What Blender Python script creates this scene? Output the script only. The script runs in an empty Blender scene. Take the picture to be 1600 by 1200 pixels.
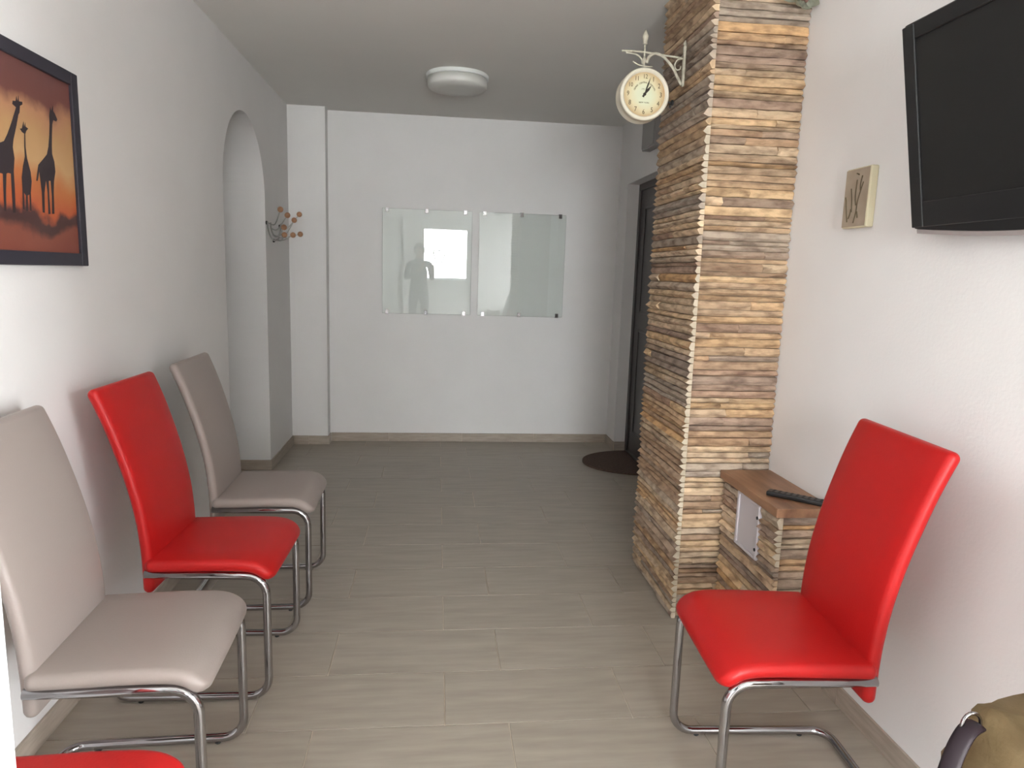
import bpy, bmesh, math, random
from mathutils import Vector, Matrix
random.seed(7)
C = bpy.context.scene.collection
sc = bpy.context.scene
PI = math.pi

# ------------------------------------------------------------------ camera
CAMH = 1.3891
F, YAW, PITCH, ROLL = 1083.19, 0.110605, 0.156957, 0.032181
cy, sy = math.cos(YAW), math.sin(YAW); cp, sp = math.cos(PITCH), math.sin(PITCH)
fwd = Vector((sy*cp, cy*cp, -sp)); rt = Vector((cy, -sy, 0)); up = rt.cross(fwd)
cr, sr = math.cos(ROLL), math.sin(ROLL)
r2 = cr*rt + sr*up; u2 = -sr*rt + cr*up
cam_d = bpy.data.cameras.new('camera'); cam = bpy.data.objects.new('camera', cam_d); C.objects.link(cam)
cam.matrix_world = Matrix(((r2.x, u2.x, -fwd.x, 0), (r2.y, u2.y, -fwd.y, 0), (r2.z, u2.z, -fwd.z, CAMH), (0, 0, 0, 1)))
cam_d.sensor_width = 36; cam_d.lens = 36*F/1600; cam_d.clip_start = 0.02
sc.camera = cam
# ------------------------------------------------------------------ light
w = bpy.data.worlds.new('world'); sc.world = w; w.use_nodes = True
w.node_tree.nodes['Background'].inputs[0].default_value = (0.92, 0.96, 1, 1)
w.node_tree.nodes['Background'].inputs[1].default_value = 3.0

def area(name, loc, rot, sx, sy_, power, col=(1, 1, 1)):
    l = bpy.data.lights.new(name, 'AREA'); l.shape = 'RECTANGLE'; l.size = sx; l.size_y = sy_
    l.energy = power; l.color = col; l.spread = math.radians(150)
    o = bpy.data.objects.new(name, l); C.objects.link(o); o.location = loc; o.rotation_euler = rot
    return o
area('daylight', (0.38, -2.66, 1.56), (math.radians(68), 0, 0), 0.95, 1.05, 190, (0.97, 0.985, 1))
area('side_fill', (3.0, -1.50, 1.15), (math.radians(68), 0, math.radians(90)), 1.6, 2.0, 500, (0.97, 0.985, 1))  # added fill from an unseen side, brightens left wall and ceiling
fl = bpy.data.lights.new('camera_flash', 'AREA'); fl.shape = 'DISK'; fl.size = 0.03; fl.energy = 2.6; fl.spread = math.radians(150); fl.color = (1, 0.985, 0.96)
flo = bpy.data.objects.new('camera_flash', fl); C.objects.link(flo); flo.location = (0.0, 0.02, CAMH+0.06)
flo.rotation_euler = cam.matrix_world.to_euler()
sl = bpy.data.lights.new('bounce_sun', 'SUN'); sl.energy = 650; sl.angle = math.radians(0.6); sl.color = (1, 0.97, 0.93)  # added so its bounce off the rear floor lifts ceiling and side walls
slo = bpy.data.objects.new('bounce_sun', sl); C.objects.link(slo); slo.location = (0, -6, 7)
slo.rotation_euler = Vector((0.05, 1.0, -1.35)).to_track_quat('-Z', 'Y').to_euler()
sc.view_settings.view_transform = 'Standard'; sc.view_settings.look = 'None'
sc.view_settings.gamma = 1; sc.view_settings.use_curve_mapping = False
sc.view_settings.exposure = -0.07

# ------------------------------------------------------------------ materials
def mat(name, col, rough=0.6, metal=0.0, col2=None, scale=8.0, stretch=(1, 1, 1), bump=0.0, bscale=60.0, coat=0.0,
        spec=None, objcol=False, detail=4.0, rnd=False, lo=0.35, hi=0.65):
    m = bpy.data.materials.new(name); m.use_nodes = True
    nt = m.node_tree; N = nt.nodes; L = nt.links; b = N['Principled BSDF']
    b.inputs['Base Color'].default_value = (*col, 1); b.inputs['Roughness'].default_value = rough
    b.inputs['Metallic'].default_value = metal
    if coat: b.inputs['Coat Weight'].default_value = coat
    if spec is not None: b.inputs['Specular IOR Level'].default_value = spec
    tc = N.new('ShaderNodeTexCoord'); mp = N.new('ShaderNodeMapping'); mp.inputs['Scale'].default_value = stretch
    L.new(tc.outputs['Object'], mp.inputs['Vector'])
    if rnd:
        oi = N.new('ShaderNodeObjectInfo'); mu = N.new('ShaderNodeMath'); mu.operation = 'MULTIPLY'; mu.inputs[1].default_value = 50
        L.new(oi.outputs['Random'], mu.inputs[0]); L.new(mu.outputs[0], mp.inputs['Location'])
    if col2 is not None or objcol:
        n = N.new('ShaderNodeTexNoise'); n.inputs['Scale'].default_value = scale; n.inputs['Detail'].default_value = detail
        L.new(mp.outputs[0], n.inputs['Vector'])
        r = N.new('ShaderNodeValToRGB'); r.color_ramp.elements[0].position = lo; r.color_ramp.elements[1].position = hi
        if objcol:
            r.color_ramp.elements[0].color = (*col, 1); r.color_ramp.elements[1].color = (*(col2 or (1, 1, 1)), 1)
            o2 = N.new('ShaderNodeObjectInfo'); mx = N.new('ShaderNodeMix'); mx.data_type = 'RGBA'; mx.blend_type = 'MULTIPLY'
            mx.inputs[0].default_value = 1
            L.new(r.outputs[0], mx.inputs[6]); L.new(o2.outputs['Color'], mx.inputs[7]); L.new(mx.outputs[2], b.inputs['Base Color'])
        else:
            r.color_ramp.elements[0].color = (*col, 1); r.color_ramp.elements[1].color = (*col2, 1)
            L.new(r.outputs[0], b.inputs['Base Color'])
        L.new(n.outputs['Fac'], r.inputs['Fac'])
    if bump:
        n2 = N.new('ShaderNodeTexNoise'); n2.inputs['Scale'].default_value = bscale; n2.inputs['Detail'].default_value = 3
        L.new(mp.outputs[0], n2.inputs['Vector'])
        bp = N.new('ShaderNodeBump'); bp.inputs['Strength'].default_value = bump; bp.inputs['Distance'].default_value = 0.004
        L.new(n2.outputs['Fac'], bp.inputs['Height']); L.new(bp.outputs[0], b.inputs['Normal'])
    return m

M_wall = mat('white_plaster', (0.84, 0.825, 0.815), 0.75, col2=(0.86, 0.845, 0.835), scale=3, bump=0.12, bscale=90)
M_ceil = mat('ceiling_paint', (0.80, 0.785, 0.75), 0.8, col2=(0.82, 0.805, 0.77), scale=2)
M_tile = mat('floor_tile_glaze', (0.325, 0.285, 0.235), 0.30, col2=(0.405, 0.36, 0.30), scale=3.5, stretch=(1.2, 9, 1),
             bump=0.03, bscale=6, rnd=True, detail=8, lo=0.3, hi=0.72)
M_grout = mat('grout', (0.62, 0.54, 0.43), 0.9)
M_base = mat('baseboard_glaze', (0.38, 0.32, 0.26), 0.35, col2=(0.46, 0.395, 0.33), scale=5, stretch=(2, 2, 14), rnd=True)
M_stone = mat('split_limestone', (0.42, 0.37, 0.35), 0.9, col2=(1.02, 1, 0.97), scale=26, bump=1.0, bscale=70, objcol=True, rnd=True,
              stretch=(0.6, 0.6, 1.5), lo=0.28, hi=0.60)
M_cut = mat('sawn_limestone', (0.46, 0.39, 0.29), 0.85, col2=(0.54, 0.46, 0.35), scale=30, rnd=True)
M_cut2 = mat('tan_sawn_limestone', (0.75, 0.75, 0.75), 0.85, col2=(1.1, 1.07, 1.02), scale=30, rnd=True, objcol=True)
M_mortar = mat('tan_mortar', (0.26, 0.19, 0.13), 0.95, col2=(0.34, 0.26, 0.18), scale=20)
M_red = mat('red_leather', (0.45, 0.010, 0.010), 0.42, bump=0.10, bscale=220, spec=0.32)
M_beige = mat('taupe_leather', (0.325, 0.275, 0.252), 0.42, bump=0.10, bscale=220, spec=0.45)
M_chrome = mat('chrome', (0.42, 0.41, 0.42), 0.10, 1.0)
M_steel = mat('brushed_steel', (0.55, 0.55, 0.53), 0.3, 1.0)
M_black = mat('black_plastic', (0.012, 0.012, 0.013), 0.35)
M_rubber = mat('black_rubber', (0.02, 0.02, 0.02), 0.7)
M_screen = mat('dark_screen', (0.010, 0.010, 0.010), 0.38)
M_silver = mat('grey_plastic_trim', (0.33, 0.29, 0.28), 0.45)
M_wood = mat('brown_laminate', (0.20, 0.098, 0.055), 0.4, col2=(0.34, 0.18, 0.10), scale=3, stretch=(9, 1.2, 6), detail=6)
M_pvc = mat('white_pvc', (0.80, 0.80, 0.79), 0.35)
M_hatch = mat('lilac_grey_plastic', (0.56, 0.52, 0.545), 0.35)
M_door = mat('dark_grey_door', (0.060, 0.053, 0.052), 0.30, bump=0.02)
M_box = mat('grey_cabinet_paint', (0.30, 0.29, 0.28), 0.5)
M_mat = mat('brown_coir', (0.055, 0.032, 0.022), 0.95, col2=(0.10, 0.058, 0.038), scale=70, bump=0.8, bscale=150)
M_cream = mat('cream_enamel', (0.62, 0.58, 0.46), 0.45, col2=(0.68, 0.64, 0.53), scale=20)
M_iron = mat('shaded_cream_iron', (0.50, 0.47, 0.38), 0.6, col2=(0.34, 0.31, 0.24), scale=60, lo=0.4, hi=0.7)  # cream darkened in the colour to carry the bracket's shading
M_ink = mat('brown_black_ink', (0.03, 0.024, 0.015), 0.7)
M_ink2 = mat('faded_brown_ink', (0.09, 0.065, 0.03), 0.7)
M_ball = mat('varnished_wood', (0.34, 0.17, 0.09), 0.4, col2=(0.45, 0.24, 0.13), scale=30)
M_lamp = mat('opal_plastic', (0.70, 0.70, 0.66), 0.35)
M_lampring = mat('lamp_ring', (0.86, 0.88, 0.86), 0.3)
M_khaki = mat('khaki_canvas', (0.17, 0.115, 0.050), 0.85, col2=(0.22, 0.155, 0.075), scale=14, bump=0.3, bscale=120)
M_strap = mat('dark_plum_leather', (0.014, 0.006, 0.011), 0.5)
M_frame = mat('blue_black_frame', (0.030, 0.027, 0.040), 0.5)
M_gir = mat('giraffe_print', (0.035, 0.024, 0.028), 0.6)
M_plaque = mat('stone_plaque_print', (0.34, 0.27, 0.20), 0.75, col2=(0.42, 0.34, 0.26), scale=14)
M_plaqueedge = mat('cream_plaque_edge', (0.66, 0.60, 0.42), 0.7)
M_petal = mat('pale_green_petal', (0.52, 0.56, 0.42), 0.6, col2=(0.62, 0.62, 0.52), scale=9)
M_pink = mat('dusty_pink_petal', (0.52, 0.30, 0.25), 0.6)

def glassmat(name, tint, gloss, rough=0.0):
    m = bpy.data.materials.new(name); m.use_nodes = True; nt = m.node_tree; N = nt.nodes; L = nt.links
    N.remove(N['Principled BSDF']); out = N['Material Output']
    t = N.new('ShaderNodeBsdfTransparent'); t.inputs[0].default_value = (*tint, 1)
    g = N.new('ShaderNodeBsdfGlossy'); g.inputs['Roughness'].default_value = rough
    f = N.new('ShaderNodeFresnel'); f.inputs[0].default_value = gloss
    x = N.new('ShaderNodeMixShader'); L.new(f.outputs[0], x.inputs[0]); L.new(t.outputs[0], x.inputs[1]); L.new(g.outputs[0], x.inputs[2])
    L.new(x.outputs[0], out.inputs[0]); return m
M_glass = glassmat('tinted_glass', (0.972, 0.989, 0.979), 1.55)
M_pane = glassmat('window_glass', (0.97, 0.98, 0.98), 1.5)

def canvas_mat():
    m = bpy.data.materials.new('savanna_print'); m.use_nodes = True; nt = m.node_tree; N = nt.nodes; L = nt.links
    b = N['Principled BSDF']; b.inputs['Roughness'].default_value = 0.5
    tc = N.new('ShaderNodeTexCoord'); sx = N.new('ShaderNodeSeparateXYZ'); L.new(tc.outputs['Object'], sx.inputs[0])
    n = N.new('ShaderNodeTexNoise'); n.inputs['Scale'].default_value = 7; n.inputs['Detail'].default_value = 6; L.new(tc.outputs['Object'], n.inputs['Vector'])
    ma = N.new('ShaderNodeMath'); ma.operation = 'MULTIPLY_ADD'; ma.inputs[1].default_value = 0.16; L.new(n.outputs['Fac'], ma.inputs[0])
    L.new(sx.outputs['Z'], ma.inputs[2])
    mr = N.new('ShaderNodeMapRange'); mr.inputs['From Min'].default_value = 0.03+0.08; mr.inputs['From Max'].default_value = 0.54+0.08
    L.new(ma.outputs[0], mr.inputs['Value'])
    r = N.new('ShaderNodeValToRGB'); L.new(mr.outputs[0], r.inputs['Fac']); e = r.color_ramp.elements
    e[0].position = 0.0; e[0].color = (0.21, 0.052, 0.034, 1); e[1].position = 1.0; e[1].color = (0.15, 0.055, 0.05, 1)
    for p, c in ((0.13, (0.24, 0.07, 0.045)), (0.175, (0.07, 0.03, 0.028)), (0.215, (0.07, 0.03, 0.03)), (0.25, (0.46, 0.10, 0.035)), (0.38, (0.50, 0.17, 0.055)), (0.50, (0.56, 0.34, 0.16)),
                 (0.63, (0.50, 0.29, 0.13)), (0.76, (0.46, 0.23, 0.12)), (0.84, (0.17, 0.06, 0.05))):
        k = e.new(p); k.color = (*c, 1)
    L.new(r.outputs[0], b.inputs['Base Color'])
    return m
M_canvas = canvas_mat()

def clock_mat():
    m = bpy.data.materials.new('aged_dial'); m.use_nodes = True; nt = m.node_tree; N = nt.nodes; L = nt.links
    b = N['Principled BSDF']; b.inputs['Roughness'].default_value = 0.5
    tc = N.new('ShaderNodeTexCoord'); mp = N.new('ShaderNodeMapping'); mp.inputs['Scale'].default_value = (1, 0, 1)
    L.new(tc.outputs['Object'], mp.inputs[0])
    vl = N.new('ShaderNodeVectorMath'); vl.operation = 'LENGTH'; L.new(mp.outputs[0], vl.inputs[0])
    n = N.new('ShaderNodeTexNoise'); n.inputs['Scale'].default_value = 18; L.new(tc.outputs['Object'], n.inputs['Vector'])
    ma = N.new('ShaderNodeMath'); ma.operation = 'MULTIPLY_ADD'; ma.inputs[1].default_value = 0.03; L.new(n.outputs['Fac'], ma.inputs[0]); L.new(vl.outputs['Value'], ma.inputs[2])
    r = N.new('ShaderNodeValToRGB'); L.new(ma.outputs[0], r.inputs['Fac']); e = r.color_ramp.elements
    e[0].position = 0.045; e[0].color = (0.60, 0.62, 0.44, 1); e[1].position = 0.10; e[1].color = (0.42, 0.27, 0.13, 1)
    k = e.new(0.072); k.color = (0.60, 0.53, 0.32, 1)
    L.new(r.outputs[0], b.inputs['Base Color']); return m
M_dial = clock_mat()

# ------------------------------------------------------------------ helpers
def link(name, bm, m=None, parent=None, smooth=False, kind=None, mats=None, loc=None, keepn=False):
    if not keepn: bmesh.ops.recalc_face_normals(bm, faces=bm.faces[:])
    me = bpy.data.meshes.new(name); bm.to_mesh(me); bm.free()
    for k in (mats or [m]): me.materials.append(k)
    if smooth:
        for p in me.polygons: p.use_smooth = True
    o = bpy.data.objects.new(name, me); C.objects.link(o)
    if parent: o.parent = parent
    if loc: o.location = loc
    if kind: o['kind'] = kind
    return o
def tag(o, label=None, cat=None, group=None, kind=None):
    if label: o['label'] = label
    if cat: o['category'] = cat
    if group: o['group'] = group
    if kind: o['kind'] = kind
    return o
def thing(name, label, cat, loc=(0, 0, 0), rz=0, group=None):
    o = bpy.data.objects.new(name, None); C.objects.link(o); o.location = loc; o.rotation_euler = (0, 0, rz)
    o.empty_display_size = 0.05
    return tag(o, label, cat, group)
def box(bm, x0, x1, y0, y1, z0, z1, bev=0.0, seg=1, mi=0):
    r = bmesh.ops.create_cube(bm, size=1)
    for v in r['verts']:
        v.co = Vector((x0+(v.co.x+.5)*(x1-x0), y0+(v.co.y+.5)*(y1-y0), z0+(v.co.z+.5)*(z1-z0)))
    fs = {f for v in r['verts'] for f in v.link_faces}
    for f in fs: f.material_index = mi
    if bev:
        es = list({e for v in r['verts'] for e in v.link_edges})
        bmesh.ops.bevel(bm, geom=es, offset=bev, segments=seg, profile=0.5, affect='EDGES')
    return bm
def B(*a, **k): return box(bmesh.new(), *a, **k)
def tube(bm, pts, r, n=12, closed=False, caps=True, rz=None):
    """swept tube through points; r may be list; rz = flattening (second radius)"""
    pts = [Vector(p) for p in pts]; m = len(pts)
    rr = r if isinstance(r, (list, tuple)) else [r]*m
    rings = []; nrm = None
    for i, p in enumerate(pts):
        if closed: t = (pts[(i+1) % m]-pts[i-1]).normalized()
        else: t = (pts[min(i+1, m-1)]-pts[max(i-1, 0)]).normalized()
        if nrm is None:
            a = Vector((0, 0, 1)) if abs(t.z) < 0.9 else Vector((0, 1, 0))
            nrm = (a-t*a.dot(t)).normalized()
        else: nrm = (nrm-t*nrm.dot(t)).normalized()
        bi = t.cross(nrm)
        r1 = rr[i]; q = rz if rz is not None else r1
        rings.append([bm.verts.new(p+nrm*math.cos(2*PI*k/n)*r1+bi*math.sin(2*PI*k/n)*(q)) for k in range(n)])
    for i in range(m if closed else m-1):
        a, b_ = rings[i], rings[(i+1) % m]
        for k in range(n): bm.faces.new((a[k], a[(k+1) % n], b_[(k+1) % n], b_[k]))
    if caps and not closed:
        bm.faces.new(rings[0][::-1]); bm.faces.new(rings[-1])
    return bm
def arc(p0, p1, p2, r, n=6):
    """round the corner p1 of polyline p0-p1-p2"""
    p0, p1, p2 = map(Vector, (p0, p1, p2)); a = (p0-p1).normalized(); b_ = (p2-p1).normalized()
    ang = a.angle(b_); d = r/math.tan(ang/2); c = p1+(a+b_).normalized()*(r/math.sin(ang/2))
    s = p1+a*d-c; e = p1+b_*d-c; out = []
    w_ = s.angle(e)
    for i in range(n+1):
        t = i/n; out.append(c+(s*math.sin((1-t)*w_)+e*math.sin(t*w_))/math.sin(w_))
    return out
def roundpath(pts, rad, n=6):
    out = [Vector(pts[0])]
    for i in range(1, len(pts)-1): out += arc(pts[i-1], pts[i], pts[i+1], rad if not isinstance(rad, (list, tuple)) else rad[i-1], n)
    out.append(Vector(pts[-1])); return out
def lathe(bm, prof, c=(0, 0, 0), axis='Z', n=24, mi=0):
    rings = []; c = Vector(c)
    for (r, h) in prof:
        ring = []
        for k in range(n):
            a = 2*PI*k/n; x, y = r*math.cos(a), r*math.sin(a)
            v = {'Z': (x, y, h), 'Y': (x, h, y), 'X': (h, x, y)}[axis]
            ring.append(bm.verts.new(c+Vector(v)))
        rings.append(ring)
    for i in range(len(rings)-1):
        for k in range(n):
            f = bm.faces.new((rings[i][k], rings[i][(k+1) % n], rings[i+1][(k+1) % n], rings[i+1][k])); f.material_index = mi
    if prof[0][0] > 1e-6: bm.faces.new(rings[0][::-1]).material_index = mi
    if prof[-1][0] > 1e-6: bm.faces.new(rings[-1]).material_index = mi
    bmesh.ops.remove_doubles(bm, verts=[v for r_ in rings for v in r_], dist=1e-6)
    return bm
def prism(bm, poly, axis, a, b_):
    """extrude 2D poly between a and b along axis ('X': poly=(y,z), 'Y': poly=(x,z), 'Z': (x,y))"""
    def P(p, h): return {'X': (h, p[0], p[1]), 'Y': (p[0], h, p[1]), 'Z': (p[0], p[1], h)}[axis]
    A = [bm.verts.new(P(p, a)) for p in poly]; Bv = [bm.verts.new(P(p, b_)) for p in poly]
    bm.faces.new(A); bm.faces.new(Bv[::-1]); n = len(poly)
    for i in range(n): bm.faces.new((A[i], Bv[i], Bv[(i+1) % n], A[(i+1) % n]))
    return bm
def smoothpath(pts, k=4):
    """Catmull-Rom"""
    P = [Vector(p) for p in pts]; P = [2*P[0]-P[1]]+P+[2*P[-1]-P[-2]]; out = []
    for i in range(1, len(P)-2):
        for j in range(k):
            t = j/k; a, b_, c, d = P[i-1:i+3]
            out.append(0.5*((2*b_)+(c-a)*t+(2*a-5*b_+4*c-d)*t*t+(3*b_-a-3*c+d)*t**3))
    out.append(P[-2]); return out
def text_bm(bm, s, size, M4, depth=0.0006, spacing=1.0):
    cu = bpy.data.curves.new('t', 'FONT'); cu.body = s; cu.size = size; cu.extrude = depth; cu.align_x = 'CENTER'; cu.align_y = 'CENTER'
    cu.space_character = spacing; cu.resolution_u = 2
    o = bpy.data.objects.new('t', cu); C.objects.link(o)
    me = bpy.data.meshes.new_from_object(o, depsgraph=bpy.context.evaluated_depsgraph_get()); me.transform(M4)
    bm.from_mesh(me); bpy.data.objects.remove(o); bpy.data.curves.remove(cu); bpy.data.meshes.remove(me)

# ------------------------------------------------------------------ the room
D = 5.642; HC = 2.575; XL = -1.126; XR = 1.356; XR2 = 1.446; YR = -2.40; DP = 5.525; XP = -0.85
AY0, AY1, AZ = 3.895, 4.795, 1.816      # arch
floor = link('floor', B(-2.5, 2.8, YR-0.1, D+0.1, -0.08, -0.004), M_grout, kind='structure')
ceil = link('ceiling', B(-2.5, 2.8, YR-0.1, D+0.1, HC, HC+0.08), M_ceil, kind='structure')
link('wall_far', B(-2.5, 1.75, D, D+0.15, 0, HC), M_wall, kind='structure')
# left wall with arched opening
bm = bmesh.new(); T = 0.32
ya, yb = AY0, AY1; R_ = (yb-ya)/2; ym = (ya+yb)/2
prism(bm, [(-0.56, 0), (ya, 0), (ya, HC), (-0.56, HC)], 'X', XL-T, XL)
box(bm, -2.5, XL-T, -0.56, -0.46, 0, HC); box(bm, -2.5, -2.4, YR, -0.56, 0, HC)
prism(bm, [(yb, 0), (D, 0), (D, HC), (yb, HC)], 'X', XL-T, XL)
ns = 28
ap = [(ym-R_*math.cos(PI*i/ns), AZ+R_*math.sin(PI*i/ns)) for i in range(ns+1)]
for i in range(ns):
    (y0, z0), (y1, z1) = ap[i], ap[i+1]
    prism(bm, [(y0, z0), (y1, z1), (y1, HC), (y0, HC)], 'X', XL-T, XL)
bmesh.ops.remove_doubles(bm, verts=bm.verts[:], dist=1e-5)
link('wall_left', bm, M_wall, kind='structure')
bm = bmesh.new(); box(bm, XL-T, XP, DP, D, 0, HC); link('wall_pilaster', bm, M_wall, kind='structure')
bm = bmesh.new(); box(bm, -2.5, -2.4, 2.6, D, 0, HC); box(bm, -2.5, XL-T, 2.6, 2.7, 0, HC)
link('wall_passage', bm, M_wall, kind='structure')
# right wall: near stretch, then set back with the door recess
DY0, DY1, DZ, DX = 4.46, 5.38, 2.10, 1.548
bm = bmesh.new()
box(bm, XR, 1.75, 0.25, 3.16, 0, HC); box(bm, 1.75, 2.65, 0.25, 0.35, 0, HC); box(bm, 2.65, 2.8, YR-0.1, -2.25, 0, HC); box(bm, 2.65, 2.8, -0.35, 0.35, 0, HC); box(bm, 2.65, 2.8, -2.25, -0.35, 0, 0.03); box(bm, 2.65, 2.8, -2.25, -0.35, 2.15, HC); box(bm, XR2, 1.75, 3.16, DY0, 0, HC)
box(bm, XR2, 1.75, DY1, D, 0, HC); box(bm, XR2, 1.75, DY0, DY1, DZ, HC)
link('wall_right', bm, M_wall, kind='structure')
# rear wall with the window seen in the glass boards
WX0, WX1, WZ0, WZ1 = -0.09, 0.88, 0.60, 2.05
bm = bmesh.new()
box(bm, -2.5, WX0, YR-0.15, YR, 0, HC); box(bm, WX1, 2.8, YR-0.15, YR, 0, HC)
box(bm, WX0, WX1, YR-0.15, YR, 0, WZ0-0.0); box(bm, WX0, WX1, YR-0.15, YR, WZ1, HC)
link('wall_rear', bm, M_wall, kind='structure')

# window_1
wi = bpy.data.objects.new('window_1', None); C.objects.link(wi); wi['kind'] = 'structure'; wi.location = (0, 0, 0)
bm = bmesh.new()
for a in ((WX0, WX0+0.06, WZ0, WZ1), (WX1-0.09, WX1, WZ0, WZ1)): box(bm, a[0], a[1], YR-0.10, YR-0.03, a[2], a[3])
for z0, z1 in ((WZ0, WZ0+0.06), (0.99, 1.05), (WZ1-0.05, WZ1)): box(bm, WX0+0.06, WX1-0.09, YR-0.10, YR-0.03, z0, z1)
link('window_frame', bm, M_pvc, wi)
link('lower_panel', B(WX0+0.06, WX1-0.09, YR-0.08, YR-0.05, WZ0+0.06, 0.99), M_pvc, wi)
link('pane', B(WX0+0.06, WX1-0.09, YR-0.07, YR-0.064, 1.05, WZ1-0.05), M_pane, wi)
link('roller_blind_box', B(WX0-0.02, WX1+0.03, YR, YR+0.09, 2.01, 2.16, 0.01, 2), M_pvc, wi)
# tooth emblem on the pane
cx_, cz_ = 0.26, 1.49
tp = []
for (x, z) in [(-.11, .06), (-.10, .11), (-.06, .135), (-.02, .12), (0, .10), (.02, .12), (.06, .135), (.10, .11), (.11, .06), (.085, -.02), (.055, -.12), (.03, -.06), (0, .01), (-.03, -.06), (-.055, -.12), (-.085, -.02)]:
    tp.append(Vector((cx_+x, YR-0.060, cz_+z)))
sm = smoothpath(tp+[tp[0]], 4)[:-1]
link('tooth_emblem', tube(bmesh.new(), sm, 0.012, 6, closed=True), M_pvc, wi)
w2 = bpy.data.objects.new('added_window', None); C.objects.link(w2); w2['kind'] = 'structure'  # made-up window out of view, opening for the added side fill
bm = bmesh.new()
for y0 in (-2.25, -1.33, -0.41): box(bm, 2.70, 2.76, y0, y0+0.06, 0.03, 2.15)
for z0 in (0.03, 2.09):
    for y0 in (-2.19, -1.27): box(bm, 2.70, 2.76, y0, y0+0.86, z0, z0+0.06)
link('window_frame', bm, M_pvc, w2)
for y0 in (-2.19, -1.27): link('pane', B(2.728, 2.734, y0, y0+0.86, 0.09, 2.09), M_pane, w2)
# opened balcony door leaf, edge seen at the far left bottom
dl = bpy.data.objects.new('door_2', None); C.objects.link(dl); dl['kind'] = 'structure'
bm = bmesh.new()
x1 = -0.368; x0 = x1-0.05; y0, y1 = -0.50, 0.605
for a in ((y0, y0+0.09, 0.02, 2.05), (y1-0.09, y1, 0.02, 2.05)): box(bm, x0, x1, a[0], a[1], a[2], a[3], 0.004)
for z0, z1 in ((0.02, 0.12), (0.95, 1.03), (1.96, 2.05)): box(bm, x0, x1, y0+0.09, y1-0.09, z0, z1)
link('door_leaf_frame', bm, M_pvc, dl)
link('door_leaf_panel', B(x0+0.015, x1-0.015, y0+0.09, y1-0.09, 0.12, 0.95), M_pvc, dl)
link('door_leaf_pane', B(x0+0.022, x1-0.022, y0+0.09, y1-0.09, 1.03, 1.96), M_pane, dl)

bm = bmesh.new()
for a in ((XL, XL+0.06, 0, 2.10), (-0.48, -0.4185, 0, 2.10)): box(bm, a[0], a[1], -0.56, -0.505, a[2], a[3], 0.003)
for z0, z1 in ((0, 0.07), (2.04, 2.10)): box(bm, XL+0.06, -0.48, -0.56, -0.505, z0, z1)
link('side_frame', bm, M_pvc, dl)
link('side_pane', B(XL+0.06, -0.48, -0.535, -0.53, 0.07, 2.04), M_pane, dl)

# floor tiles, one object each
TW, TD = 0.60, 0.2912; Y0 = 1.9674; X0 = 0.0432; G = 0.0030
meshcache = {}
def tile(x0, x1, y0, y1):
    wx, wy = round(x1-x0, 4), round(y1-y0, 4)
    if wx < 0.012 or wy < 0.012: return
    k = (wx, wy)
    if k not in meshcache:
        bm = bmesh.new(); r = bmesh.ops.create_cube(bm, size=1)
        for v in bm.verts: v.co = Vector((v.co.x*wx, v.co.y*wy, v.co.z*0.008))
        es = [e for e in bm.edges if all(v.co.z > 0 for v in e.verts)]
        bmesh.ops.bevel(bm, geom=es, offset=0.0008, segments=1, affect='EDGES')
        me = bpy.data.meshes.new('floor_tile'); bm.to_mesh(me); bm.free(); me.materials.append(M_tile); meshcache[k] = me
    o = bpy.data.objects.new('floor_tile', meshcache[k]); C.objects.link(o)
    o.location = ((x0+x1)/2, (y0+y1)/2, -0.004); o.parent = floor
def limits(ym_):
    xa = XL if ym_ > -0.56 else -2.4; xb = (XR if ym_ > 0.25 else 2.65) if ym_ < 3.16 else XR2
    if ym_ > DP: xa = XP
    return xa, xb
k0 = int(math.floor((YR-Y0)/TD))
for k in range(k0, 14):
    ya_, yb_ = Y0+k*TD+G/2, Y0+(k+1)*TD-G/2
    ya_ = max(ya_, YR); yb_ = min(yb_, D)
    if yb_-ya_ < 0.01: continue
    off = 0.0 if k % 2 == 0 else TW/3
    segs = [(ya_, yb_)]
    cut = [c_ for c_ in (3.16, DP) if ya_ < c_ < yb_]
    if cut: segs = [(ya_, cut[0]), (cut[0], yb_)]
    for (sa, sb) in segs:
        xa, xb = limits((sa+sb)/2)
        n = -5
        while True:
            a = X0+off+n*TW+G/2; b_ = a+TW-G; n += 1
            if a > xb: break
            aa, bb = max(a, xa), min(b_, xb)
            if bb > aa: tile(aa, bb, sa, sb)
# tiles in arch threshold, passage and door recess
for k in range(5, 13):
    ya_, yb_ = Y0+k*TD+G/2, Y0+(k+1)*TD-G/2
    if yb_ < AY0 or ya_ > AY1: 
        for (a, b_) in ((-2.4, -1.95), (-1.947, XL-T)): tile(a, b_, ya_, min(yb_, D))
        continue
    for (a, b_) in ((-2.4, -1.95), (-1.947, XL-T)): tile(a, b_, ya_, yb_)
    tile(XL-T+G, XL-G, max(ya_, AY0), min(yb_, AY1))
tile(XR2+G, DX, DY0, (DY0+DY1)/2-G); tile(XR2+G, DX, (DY0+DY1)/2, DY1)

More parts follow.
